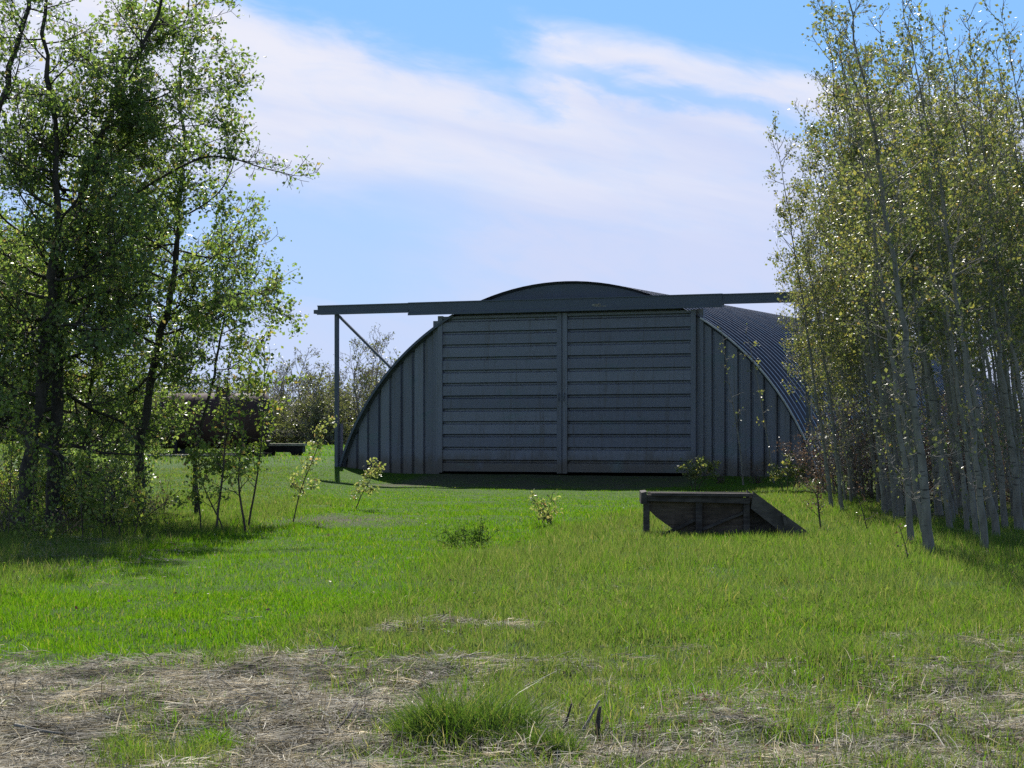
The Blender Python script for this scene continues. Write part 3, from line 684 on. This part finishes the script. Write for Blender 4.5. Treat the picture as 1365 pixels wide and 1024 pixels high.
fb = None
for j in range(54):     # undergrowth that closes the wood at the ground
    px, Y = -220 + 760 * (j + frng.random()) / 54, frng.uniform(138, 160); lb = 'grey thicket closing the foot of the distant wood'
    if j == 0: fb = brush(lb, px, Y, 3.0, 1, 290, 'thickets at the foot of the distant wood', 9, 'distant_thicket', 'thicket', 'leaf_far', .13, .03, 22, 'bark_far')
    else: dup(fb, foot(px, Y), frng.uniform(0, 6.28), frng.uniform(.7, 1.4), lb)

# ------------------------------------------------------------------ the hangar
AR, AC, AS = 7.95, -2.28, .12          # radius, centre height and centre of the arch
def arch(s): return AC + math.sqrt(max(AR * AR - (s - AS) ** 2, 0))
H0 = thing('arched_hangar', 'grey steel arched hangar with closed sliding doors and overhanging track', 'hangar', (HX0, HD, 0), -HA)
PITCH, DEEP = .385, .078
def ribs(a, b, first=0.0):
    """profile points (position, depth) of ribbed sheet between a and b"""
    out = []; k = math.floor((a - first) / PITCH) * PITCH + first
    while k < b:
        for f, d in ((0, 0), (.70, .008), (.79, DEEP), (.90, DEEP), (.985, 0)): out.append((k + f * PITCH, d))
        k += PITCH
    out = [(p, d) for p, d in out if a < p < b]
    return [(a, 0)] + out + [(b, 0)]
def endwall(a, b, first):
    mb = MB(); pr = ribs(a, b, first)
    for (s0, d0), (s1, d1) in zip(pr[:-1], pr[1:]):
        mb.poly([(s0, d0, -.3), (s1, d1, -.3), (s1, d1, arch(s1) - .03), (s0, d0, arch(s0) - .03)])
    return mb
endwall(-7.55, -4.06, .1).obj('end_wall_panel', M['endwall'], H0)
endwall(4.14, 7.75, .05).obj('end_wall_panel', M['endwall'], H0)
mb = MB(); n = 40                       # plain sheet over the doors
for k in range(n):
    a, b = -4.06 + 8.2 * k / n, -4.06 + 8.2 * (k + 1) / n
    mb.poly([(a, -.02, 4.70), (b, -.02, 4.70), (b, -.02, arch(b) - .01), (a, -.02, arch(a) - .01)])
mb.obj('gable_panel', M['track'], H0)
# roof skin
mb = MB(); LEN = 36.0; th = np.linspace(0, 1, 73)
t0 = math.acos((7.62) / AR); th = t0 - .28 + (pi - 2 * t0 + .56) * th
ws, ds, RP = [], [], .46
k = -.16
while k < LEN:
    for f, d in ((0, 0), (.16, 0), (.34, -.10), (.80, -.10)): ws.append(k + f * RP); ds.append(d)
    k += RP
ws, ds = np.array(ws), np.array(ds)
rad = (AR + ds)[:, None]
V = np.stack([AS + rad * np.cos(th)[None], np.repeat(ws[:, None], len(th), 1), AC + rad * np.sin(th)[None]], -1)
nw, nt_ = len(ws), len(th); i = (np.arange(nw - 1)[:, None] * nt_ + np.arange(nt_ - 1)[None]).ravel()
mb.add(V.reshape(-1, 3), np.stack([i, i + 1, i + nt_ + 1, i + nt_], -1))
mb.obj('roof', M['roof'], H0)
mb = MB(); mb.poly([(s, LEN - .1, arch(s) - .05) for s in np.linspace(7.6, -7.4, 40)] + [(-7.4, LEN - .1, -.3), (7.6, LEN - .1, -.3)]); mb.obj('rear_wall', M['endwall'], H0)
def arc_strip(a0, a1, r0, r1, w0, w1, n=50):
    mb = MB(); A = np.linspace(a0, a1, n + 1)
    def ring(r, w): return np.stack([AS + r * np.cos(A), np.full(n + 1, w), AC + r * np.sin(A)], -1)
    V = np.concatenate([ring(r0, w0), ring(r1, w0), ring(r1, w1), ring(r0, w1)])
    for q in range(4):
        a, b = q * (n + 1), ((q + 1) % 4) * (n + 1); j = np.arange(n)
        mb.add(V, np.stack([a + j, a + j + 1, b + j + 1, b + j], -1))
    return mb
arc_strip(.30, 1.02, AR - .015, AR + .03, -.20, -.165).obj('roof_edge_trim', M['trim'], H0, True)
arc_strip(2.05, 2.83, AR - .06, AR + .012, -.20, -.165).obj('roof_edge_trim', M['track'], H0, True)
# sliding doors
def door(a, b, lab=None):
    mb = MB(); y = -.13; st = .15
    z0, z1 = .04, 4.74
    pr = [(z, d) for z, d in ribs(z0 + .02, z1 - .02, .42)]
    for (p0, d0), (p1, d1) in zip(pr[:-1], pr[1:]):
        mb.poly([(a + st, y + d0, p0), (b - st, y + d0, p0), (b - st, y + d1, p1), (a + st, y + d1, p1)])
    o = mb.obj('sliding_door', M['door'], H0)
    for q in (a, b - st):
        fr = MB(); fr.box(q, q + st, y - .022, y + .07, z0 - .02, z1); fr.obj('door_stile', M['endwall'], o)
    return o
door(-4.06, .0 - .012); door(.012, 4.14)
mb = MB(); mb.box(-.05, .05, -.10, -.06, .03, 4.7); mb.obj('door_seam_strip', M['black'], H0)
for s in (-.09, .075):
    mb = MB(); mb.tube([(s, -.155, 2.15), (s, -.19, 2.17), (s, -.19, 2.36), (s, -.155, 2.38)], [.012] * 4, 6); mb.obj('door_handle', M['track'], H0, True)
mb = MB(); mb.box(4.14, 4.34, -.06, .03, -.1, 4.76); mb.obj('door_jamb', M['endwall'], H0)
mb = MB(); mb.box(-4.26, -4.06, -.06, .03, -.1, 4.60); mb.obj('door_jamb', M['endwall'], H0)
# header over the doors and the long track it carries
mb = MB()
mb.box(-4.95, 5.0, -.36, -.16, 4.80, 5.13); mb.box(-4.95, 5.0, -.40, -.36, 4.77, 4.84)
mb.box(-4.95, 5.0, -.39, -.16, 5.13, 5.16); mb.obj('track_header', M['track'], H0)
for a, b in ((-8.1, -4.95), (5.0, 8.2)):
    mb = MB()
    mb.box(a, b, -.34, -.10, 4.87, 5.12); mb.box(a, b, -.38, -.34, 4.86, 4.94); mb.box(a, b, -.37, -.08, 5.12, 5.15)
    if a < 0: mb.box(-8.24, -8.1, -.34, -.14, 4.90, 5.02)
    mb.obj('door_track', M['track'], H0)
mb = MB(); mb.box(-7.54, -7.43, -.28, -.17, -.3, 4.87); mb.obj('support_post', M['track'], H0)
mb = MB(); mb.box(-7.58, -7.38, -.165, -.02, -.3, 1.5); mb.obj('post_footing', M['endwall'], H0)
mb = MB(); mb.box(7.42, 7.56, -.29, -.15, -.3, 4.87); mb.obj('support_post', M['track'], H0)
mb = MB(); mb.beam((-7.42, -.215, 4.82), (-5.62, -.215, arch(-5.62) - .02), .07, .07); mb.obj('brace', M['track'], H0)
rng = np.random.default_rng(3); mb = MB()      # flaked paint over the right door
for k in range(14):
    c = np.array((1.2 + rng.normal(0, .11), -.363, 4.93 + rng.normal(0, .014))); w, h = rng.uniform(.03, .12), rng.uniform(.008, .022)
    mb.poly([c + (w * cos(q) * rng.uniform(.6, 1), 0, h * sin(q) * rng.uniform(.6, 1)) for q in np.linspace(0, 2 * pi, 8)[:-1]])
mb.obj('flaked_paint', M['pale_board'], H0)

# ------------------------------------------------------------------ timber loading ramp
def make_ramp():
    Y = 33.0; rng = np.random.default_rng(8); b = at(866, 716, Y); base = np.array((b[0], Y, gz(b[0], Y)))
    T = thing('loading_ramp', 'low dark rotting timber loading ramp sloping down to the right on the grass', 'ramp', base)
    def P(px, py, dy=0.0): return at(px, py, Y) - base + (0, dy, 0)
    DEP = .85
    for px, dy, lbl in ((862, .06, 0), (932, .05, 0), (995.5, .05, 0), (866, DEP, 0), (992, DEP, 0)):
        mb = MB(); a = P(px, 716, dy); a[2] = -.15; mb.beam(a, P(px, 664, dy), .10, .11, (0, 1, 0), .008, rng); mb.obj('post', M['timber'], T)
    mb = MB(); mb.beam(P(862, 663.5, -.01), P(1000, 667.5, -.01), .05, .085, jit=.01, rng=rng); mb.obj('front_beam', M['timber'], T)
    mb = MB(); mb.beam(P(864, 666, DEP), P(998, 667.5, DEP), .09, .10, jit=.01, rng=rng); mb.obj('rear_beam', M['timber'], T)
    mb = MB(); mb.beam(P(857.5, 663.5, -.06), P(861, 663.5, DEP + .1), .09, .18, jit=.012, rng=rng); mb.obj('end_beam', M['timber'], T)
    mb = MB(); d = np.linspace(-.1, DEP + .06, 10)        # deck planks, run left to right
    for a, c in zip(d[:-1], d[1:]): mb.box(.02, 1.62, a + .006, c - .006, 0, .045, lambda V, j=rng.uniform(-.008, .008), w=rng.uniform(-.01, .02): V * (1, 1, 1) + (P(866, 0)[0] * 1, 0, P(866, 661.5)[2] + j) + np.outer(V[:, 0] > 1, (w, 0, -.012)))
    mb.obj('deck', M['timber'], T)
    # skirt of horizontal boards with a slanting lower left edge
    mb = MB(); ys = [668, 680.5, 690, 699, 708, 718]
    for k, (t, u) in enumerate(zip(ys[:-1], ys[1:])):
        xl = lambda y: 866 if y < 683 else 866 + (y - 683) * 1.4
        q = rng.uniform(-.012, .012); o = .10 + q
        f = [P(xl(t), t, o), P(998, t + .1, o), P(998, u + .3, o), P(xl(u), u + .3, o)]
        r = [p + (0, .04, 0) for p in f]; V = np.array(f + r)
        mb.add(V, [(3, 2, 1, 0), (4, 5, 6, 7), (0, 1, 5, 4), (1, 2, 6, 5), (2, 3, 7, 6), (3, 0, 4, 7)])
    mb.obj('skirt_boards', M['timber_brown'], T)
    for a, c in (((880, 716), (926, 693)), ((936, 706), (991, 684))):
        mb = MB(); mb.beam(P(*a, .055), P(*c, .06), .05, .07, (0, 1, 0), .006, rng); mb.obj('brace', M['timber'], T)
    # sloping ramp: two wide side boards and cross planks
    for dy in (-.10, DEP - .1):
        mb = MB(); o = dy
        f = [P(1003, 655, o), P(1079, 711, o), P(1080, 722, o), P(1054, 720, o), P(1000.5, 678, o)]
        r = [p + (0, .07, 0) for p in f]; V = np.array(f + r)
        mb.add(V, [(4, 3, 2, 1, 0), (5, 6, 7, 8, 9)]); mb.add(V, [(0, 1, 6, 5), (1, 2, 7, 6), (2, 3, 8, 7), (3, 4, 9, 8), (4, 0, 5, 9)])
        mb.obj('stringer', M['timber_face'], T)
    mb = MB(); a, c = P(1004, 661), P(1081, 716)
    for k in range(8):
        q0, q1 = a + (c - a) * (k / 8 + .008), a + (c - a) * ((k + 1) / 8 - .008)
        V = [p + (0, dy, dz) for dz in (0, -.04) for p, dy in ((q0, -.02), (q1, -.02), (q1, DEP - .11), (q0, DEP - .11))]
        mb.add(np.array(V), [(3, 2, 1, 0), (4, 5, 6, 7), (0, 1, 5, 4), (1, 2, 6, 5), (2, 3, 7, 6), (3, 0, 4, 7)])
    mb.obj('ramp_planks', M['timber'], T)
    mb = MB(); V = np.array([P(a, c, o) for o in (.22, .26) for a, c in ((1000, 672), (1052, 714), (1052, 722), (1000, 722))])
    mb.add(V, [(3, 2, 1, 0), (4, 5, 6, 7), (0, 1, 5, 4), (1, 2, 6, 5), (2, 3, 7, 6), (3, 0, 4, 7)]); mb.obj('side_panel', M['timber'], T)
    mb = MB(); mb.beam(P(1043, 686, -.125), P(1046, 700, -.125), .05, .05, (0, 1, 0)); mb.obj('cleat', M['timber_face'], T)
make_ramp()

# ------------------------------------------------------------------ farm things behind the poplars
b = foot(286, 84)
S0 = thing('rusty_tank', 'large dark red rusty tank lying on skids behind the left poplars', 'tank', b, R(-6))
RT, HT, ZT = 1.12, 2.05, 1.42
def lathe_x(mb, prof, k=40):
    th = np.arange(k) * 2 * pi / k
    V = np.array([(x, r * cos(t), ZT + r * sin(t)) for x, r in prof for t in th]); n = len(prof)
    i = np.arange(n - 1)[:, None] * k; q = np.arange(k)[None]; q2 = (q + 1) % k
    mb.add(V, np.stack([i + q, i + q2, i + k + q2, i + k + q], -1).reshape(-1, 4))
mb = MB(); lathe_x(mb, [(-HT, RT), (-.7, RT), (.7, RT), (HT, RT)]); mb.obj('shell', M['rust'], S0, True)
for sg in (-1, 1):
    mb = MB(); lathe_x(mb, [(sg * (HT + .34 * cos(t)), max(RT * sin(t) * .995, .002)) for t in np.linspace(pi / 2, .001, 9)]); mb.obj('end_cap', M['rust'], S0, True)
for x in (-HT, -.7, .7, HT):
    mb = MB(); lathe_x(mb, [(x - .04, RT + .002), (x - .04, RT + .022), (x + .04, RT + .022), (x + .04, RT + .002)]); mb.obj('weld_band', M['rust'], S0)
mb = MB(); mb.tube([(.35, 0, ZT + RT - .05), (.35, 0, ZT + RT + .22)], [.26, .26], 20, True); mb.tube([(.35, 0, ZT + RT + .222), (.35, 0, ZT + RT + .26)], [.31, .31], 20, True); mb.obj('manhole', M['rust'], S0)
for x in (-1.4, 1.4):
    mb = MB(); V = [(y, z) for y, z in [(-.95, .12), (.95, .12)] + [(RT * 1.01 * sin(t), ZT - RT * 1.01 * cos(t)) for t in np.linspace(.85, -.85, 11)]]
    W = np.array([(x - .08, y, z) for y, z in V] + [(x + .08, y, z) for y, z in V]); m_ = len(V)
    mb.add(W, [tuple(range(m_))[::-1], tuple(range(m_, 2 * m_))]); mb.add(W, [(q, (q + 1) % m_, m_ + (q + 1) % m_, m_ + q) for q in range(m_)]); mb.obj('saddle', M['black'], S0)
for y in (-.7, .7):
    mb = MB(); mb.box(-2.2, 2.2, y - .1, y + .1, -.2, .119); mb.obj('skid', M['black'], S0)
b = foot(378, 86)
C0 = thing('farm_cart', 'low black flat farm cart with pale deck right of the rusty tank', 'cart', b)
mb = MB(); mb.box(-.9, .85, -.6, .6, .14, .40); mb.obj('body', M['black'], C0)
mb = MB(); mb.box(-.95, .9, -.65, .65, .403, .50); mb.obj('deck', M['pale_board'], C0)
for sx in (-.6, .55):
    for sy in (-.66, .60):
        mb = MB(); mb.tube([(sx, sy, .17), (sx, sy + .07, .17)], [.2, .2], 16, True); mb.obj('wheel', M['black'], C0, False)
b = foot(255, 79); b2 = MB()
rng = np.random.default_rng(2)
PB = thing('board_pile', 'pale boards lying flat in the grass before the rusty tank', 'boards', b)
for k in range(4):
    mb = MB(); mb.beam((-1.5 + rng.uniform(-.3, .3), k * .22, .10), (1.6 + rng.uniform(-.4, .4), k * .22 + rng.uniform(-.1, .1), .12), .2, .06); mb.obj('board', M['pale_board'], PB)

# ------------------------------------------------------------------ things in the near grass
def tuft(label, px, py, wid, h, n, seed, m='grass_deep'):
    rng = np.random.default_rng(seed); Y = depth_at(py); b = foot(px, Y); mb = MB()
    a = rng.random(n) * 6.283; r = np.sqrt(rng.random(n)) * wid / 2 * (.72 + .5 * vnoise(a * 1.3, a * 0, seed))
    x, y = r * np.cos(a), r * np.sin(a) * .7
    q = fbm(x * 7 + 40, y * 7 + 40, seed, 2); hh = h * (1 - .5 * (r / (wid / 2)) ** 2) * rng.uniform(.4, 1.15, n) * (.55 + .9 * q)
    B = np.stack([x, y, ground_z(x + b[0], y + b[1]) - b[2] - .01], -1); d = np.stack([x, y, 0 * x], -1) / (wid / 2) * .30 + rng.normal(0, .34, (n, 3)) * (1, 1, 0)
    fa = rng.random(n) * pi; sd = np.stack([np.cos(fa), np.sin(fa) * .6, 0 * fa], -1) * rng.uniform(.0018, .0035, n)[:, None]
    rg = []
    for t, k in ((0, 1), (.4, .9), (.75, .65), (1, .05)):
        c = B + np.array((0, 0, 1.)) * (hh * t * (1 - .18 * t))[:, None] + d * (hh * t * t)[:, None]; rg += [c - sd * k, c + sd * k]
    mb.add(np.stack(rg, 1).reshape(-1, 3), [np.arange(n)[:, None] * 8 + np.array([[q, q + 1, q + 3, q + 2]]) for q in (0, 2, 4)])
    o = mb.obj('grass_tuft', M[m]); o.location = b; tag(o, label, 'grass tuft')
    if wid > .5:                    # last year's stalks hang round its foot
        ds = MB(); k = 900; a = rng.random(k) * 6.283; r = wid * rng.uniform(.15, .62, k); rg = []
        p = np.stack([r * np.cos(a), r * np.sin(a) * .7, 0 * a], -1); p[:, 2] = ground_z(p[:, 0] + b[0], p[:, 1] + b[1]) - b[2] + rng.uniform(0, .09, k) * (r < wid * .45) + .005
        d = np.stack([np.cos(a), np.sin(a), 0 * a], -1) + rng.normal(0, .6, (k, 3)) * (1, 1, .35); L = rng.uniform(.05, .2, k)[:, None]
        sd = np.stack([-np.sin(a), np.cos(a), rng.normal(0, .5, k)], -1) * rng.uniform(.001, .0024, k)[:, None]
        for t in (0, .5, 1): c = p + d * L * t - np.array((0, 0, .35)) * L * t * t; c[:, 2] = np.maximum(c[:, 2], .01); rg += [c - sd * (1 - .6 * t), c + sd * (1 - .6 * t)]
        ds.add(np.stack(rg, 1).reshape(-1, 3), [np.arange(k)[:, None] * 6 + np.array([[q, q + 1, q + 3, q + 2]]) for q in (0, 2)])
        ds.obj('dead_stalks', M['straw'], o)
tuft('dense dark green grass tuft in the near centre, largest in view', 622, 988, 1.0, .33, 3000, 1)
tuft('short loose tuft just right of the large dark tuft', 742, 1000, .3, .2, 420, 3)
tuft('low ragged tuft at the bottom border left of the large dark tuft', 505, 1012, .34, .16, 420, 4, 'grass')
tuft('small loose green tuft in the straw at bottom left', 285, 985, .25, .13, 350, 2, 'grass')

def stick(label, name, cat, pts_, r, m='timber_face', seed=0):
    rng = np.random.default_rng(seed); b = np.array((pts_[0][0], pts_[0][1], gz(pts_[0][0], pts_[0][1]))); mb = MB()
    P = smooth_path(np.array(pts_) - b, 4); mb.tube(P, np.linspace(r, r * .5, len(P)), 6, True)
    o = mb.obj(name, M[m], None, True); o.location = b; tag(o, label, cat)
def gp(px, py, up=0.0):
    Y = depth_at(py); f = foot(px, Y); return f + (0, 0, up)
def vp(px, py, Y): return at(px, py, Y)
Ys = depth_at(972)
stick('pale broken stick slanting out of the grass right of the big tuft', 'broken_stick', 'stick', [vp(774, 978, Ys), vp(784, 962, Ys), vp(799, 934, Ys)], .011, 'pale_board')
stick('dark upright stub beside the pale broken stick', 'wood_stub', 'stub', [vp(797, 985, Ys), vp(797, 962, Ys), vp(800, 942, Ys)], .017, 'timber')
stick('dark stub leaning left of the pale broken stick', 'wood_stub', 'stub', [vp(751, 972, Ys), vp(757, 955, Ys), vp(762, 938, Ys)], .009, 'timber')
stick('long pale dead branch lying in straw at bottom left', 'dead_branch', 'branch', [gp(20, 968, .05), gp(70, 972, .05), gp(130, 970, .04)], .011, 'pale_board')
stick('dark dead branch angled in the straw left of the big tuft', 'dead_branch', 'branch', [gp(425, 982, .03), gp(450, 973, .06), gp(476, 960, .06)], .009, 'timber')
stick('thin dark branch in the straw at lower left middle', 'dead_branch', 'branch', [gp(305, 960, .02), gp(330, 948, .06), gp(352, 934, .07)], .008, 'timber')
stick('pale twig lying over the grass above the big tuft', 'dead_branch', 'branch', [gp(690, 930, .05), gp(720, 920, .08), gp(742, 912, .07)], .006, 'pale_board')
stick('pale crossed twig in dead leaves at bottom right', 'dead_branch', 'branch', [gp(1215, 970, .06), gp(1240, 982, .07), gp(1262, 1002, .04)], .007, 'pale_board')

# ------------------------------------------------------------------ sky, sun, camera
SUN_EL, SUN_AZ = R(41), R(-5)          # azimuth from +Y toward +X
w = bpy.data.worlds.new('World'); sc.world = w; w.use_nodes = True
nt = w.node_tree; nt.nodes.clear()
out = N(nt, 'ShaderNodeOutputWorld'); bg = N(nt, 'ShaderNodeBackground'); bg.inputs[1].default_value = .072
sky = N(nt, 'ShaderNodeTexSky', sky_type='NISHITA', sun_disc=False, sun_elevation=SUN_EL, sun_rotation=SUN_AZ, altitude=300, air_density=1.0, dust_density=.4, ozone_density=2.0)
tc = N(nt, 'ShaderNodeTexCoord').outputs['Generated']
sx = N(nt, 'ShaderNodeSeparateXYZ'); nt.links.new(tc, sx.inputs[0])
yy = math_(nt, 'ADD', math_(nt, 'ABSOLUTE', sx.outputs[1]), .02)
px = math_(nt, 'ADD', math_(nt, 'MULTIPLY', math_(nt, 'DIVIDE', sx.outputs[0], yy), F_PX / 100), 6.825)     # hundreds of photo pixels: bearing
py = math_(nt, 'SUBTRACT', 5.8, math_(nt, 'MULTIPLY', math_(nt, 'DIVIDE', sx.outputs[2], yy), F_PX / 100))   # and elevation
cb = N(nt, 'ShaderNodeCombineXYZ'); nt.links.new(px, cb.inputs[0])
tilt = math_(nt, 'SUBTRACT', py, math_(nt, 'MULTIPLY', px, .215)); nt.links.new(tilt, cb.inputs[1])
nA = noise(nt, mapping(nt, cb.outputs[0], (.32, 1.0, 1)), 1.0, 5, .55, .6)
nB = noise(nt, mapping(nt, cb.outputs[0], (.9, 2.4, 1)), 1.0, 5, .6, .4)
jA = math_(nt, 'MULTIPLY', math_(nt, 'SUBTRACT', nA, .5), 2.4)
jB = math_(nt, 'MULTIPLY', math_(nt, 'SUBTRACT', nB, .5), 1.2)
j = math_(nt, 'ADD', jA, jB)
T = math_(nt, 'ADD', tilt, math_(nt, 'MULTIPLY', j, .55))
main = maprange(nt, math_(nt, 'ADD', T, maprange(nt, px, 5.2, 2.6, 0, .5)), -.55, .3)
low = maprange(nt, math_(nt, 'ADD', py, math_(nt, 'MULTIPLY', j, .5)), 2.0, 3.1)
lft = maprange(nt, math_(nt, 'ADD', px, math_(nt, 'MULTIPLY', j, .8)), 7.6, 4.9)
main = math_(nt, 'MULTIPLY', main, math_(nt, 'SUBTRACT', 1.0, math_(nt, 'MULTIPLY', math_(nt, 'MULTIPLY', low, lft), .84)))
wl = math_(nt, 'SUBTRACT', math_(nt, 'ADD', py, math_(nt, 'MULTIPLY', j, .3)), math_(nt, 'MULTIPLY', px, .16))
wedge = math_(nt, 'MULTIPLY', maprange(nt, wl, -.90, -.38), maprange(nt, math_(nt, 'ADD', px, jB), 6.6, 7.6))
gap = math_(nt, 'MULTIPLY', maprange(nt, math_(nt, 'ABSOLUTE', math_(nt, 'ADD', T, .42)), .30, .02), maprange(nt, px, 6.3, 8.2))
wedge = math_(nt, 'MULTIPLY', wedge, math_(nt, 'SUBTRACT', 1.0, math_(nt, 'MULTIPLY', gap, .75)))
foot_c = math_(nt, 'MULTIPLY', maprange(nt, math_(nt, 'ADD', py, math_(nt, 'MULTIPLY', j, .35)), 4.05, 4.4), .75)
cov = math_(nt, 'MAXIMUM', math_(nt, 'MAXIMUM', main, wedge), foot_c)
cov = math_(nt, 'MULTIPLY', cov, maprange(nt, nB, .2, .62, .72, 1.0), clamp=True)
nS = noise(nt, mapping(nt, cb.outputs[0], (.16, 1.5, 1)), 1.0, 4, .55, .3)
sh = math_(nt, 'ADD', math_(nt, 'MULTIPLY', j, .7), math_(nt, 'MULTIPLY', math_(nt, 'SUBTRACT', nS, .5), 5.0))
ccol = mixc(nt, maprange(nt, math_(nt, 'ADD', py, sh), .3, 3.6), (6.9, 7.0, 7.9), (5.2, 5.8, 7.8))
blue = mixc(nt, maprange(nt, py, 0.0, 4.2), (1.85, 4.3, 8.6), (2.9, 4.7, 8.2))
skyc = mixc(nt, .85, sky.outputs[0], blue)
back = maprange(nt, sx.outputs[1], -.15, .25)
high = maprange(nt, sx.outputs[2], .25, .5)
# away from the part the photograph shows the sky is clear with thin broken cloud
thin = math_(nt, 'MULTIPLY', maprange(nt, noise(nt, tc, 3.0, 5, .6), .5, .75), .5)
inview = math_(nt, 'MULTIPLY', back, math_(nt, 'SUBTRACT', 1.0, high))
base = mixc(nt, inview, sky.outputs[0], skyc)
covf = math_(nt, 'ADD', math_(nt, 'MULTIPLY', cov, inview), math_(nt, 'MULTIPLY', thin, math_(nt, 'SUBTRACT', 1.0, inview)), clamp=True)
nt.links.new(mixc(nt, covf, base, ccol), bg.inputs[0]); nt.links.new(bg.outputs[0], out.inputs[0])

sl = bpy.data.lights.new('sun', 'SUN'); sl.energy = 5.0; sl.angle = R(.53); sl.color = (1, .95, .86)
so = bpy.data.objects.new('sun', sl); col.objects.link(so); so.rotation_euler = (R(90) - SUN_EL, 0, -SUN_AZ + pi)
# a sun lamp shines along its -Z: aim it away from the sun's place in the sky
from mathutils import Vector
d = Vector((sin(SUN_AZ) * cos(SUN_EL), cos(SUN_AZ) * cos(SUN_EL), sin(SUN_EL)))
so.rotation_euler = d.to_track_quat('Z', 'Y').to_euler()

cam = bpy.data.cameras.new('camera'); cam.sensor_width = 36; cam.lens = 36 * F_PX / 1365; cam.shift_y = (HY - 512) / 1365
cam.clip_start = .1; cam.clip_end = 6000
co = bpy.data.objects.new('camera', cam); col.objects.link(co); co.location = (0, 0, EYE); co.rotation_euler = (R(90), 0, 0); sc.camera = co
vs = sc.view_settings; sc.display_settings.display_device = 'sRGB'; vs.view_transform = 'Standard'; vs.look = 'None'; vs.exposure = .76; vs.gamma = 1; vs.use_curve_mapping = False
sc.render.engine = 'CYCLES'; sc.cycles.use_denoising = False
sc.cycles.max_bounces = 9; sc.cycles.diffuse_bounces = 6; sc.cycles.transmission_bounces = 6; sc.cycles.glossy_bounces = 2
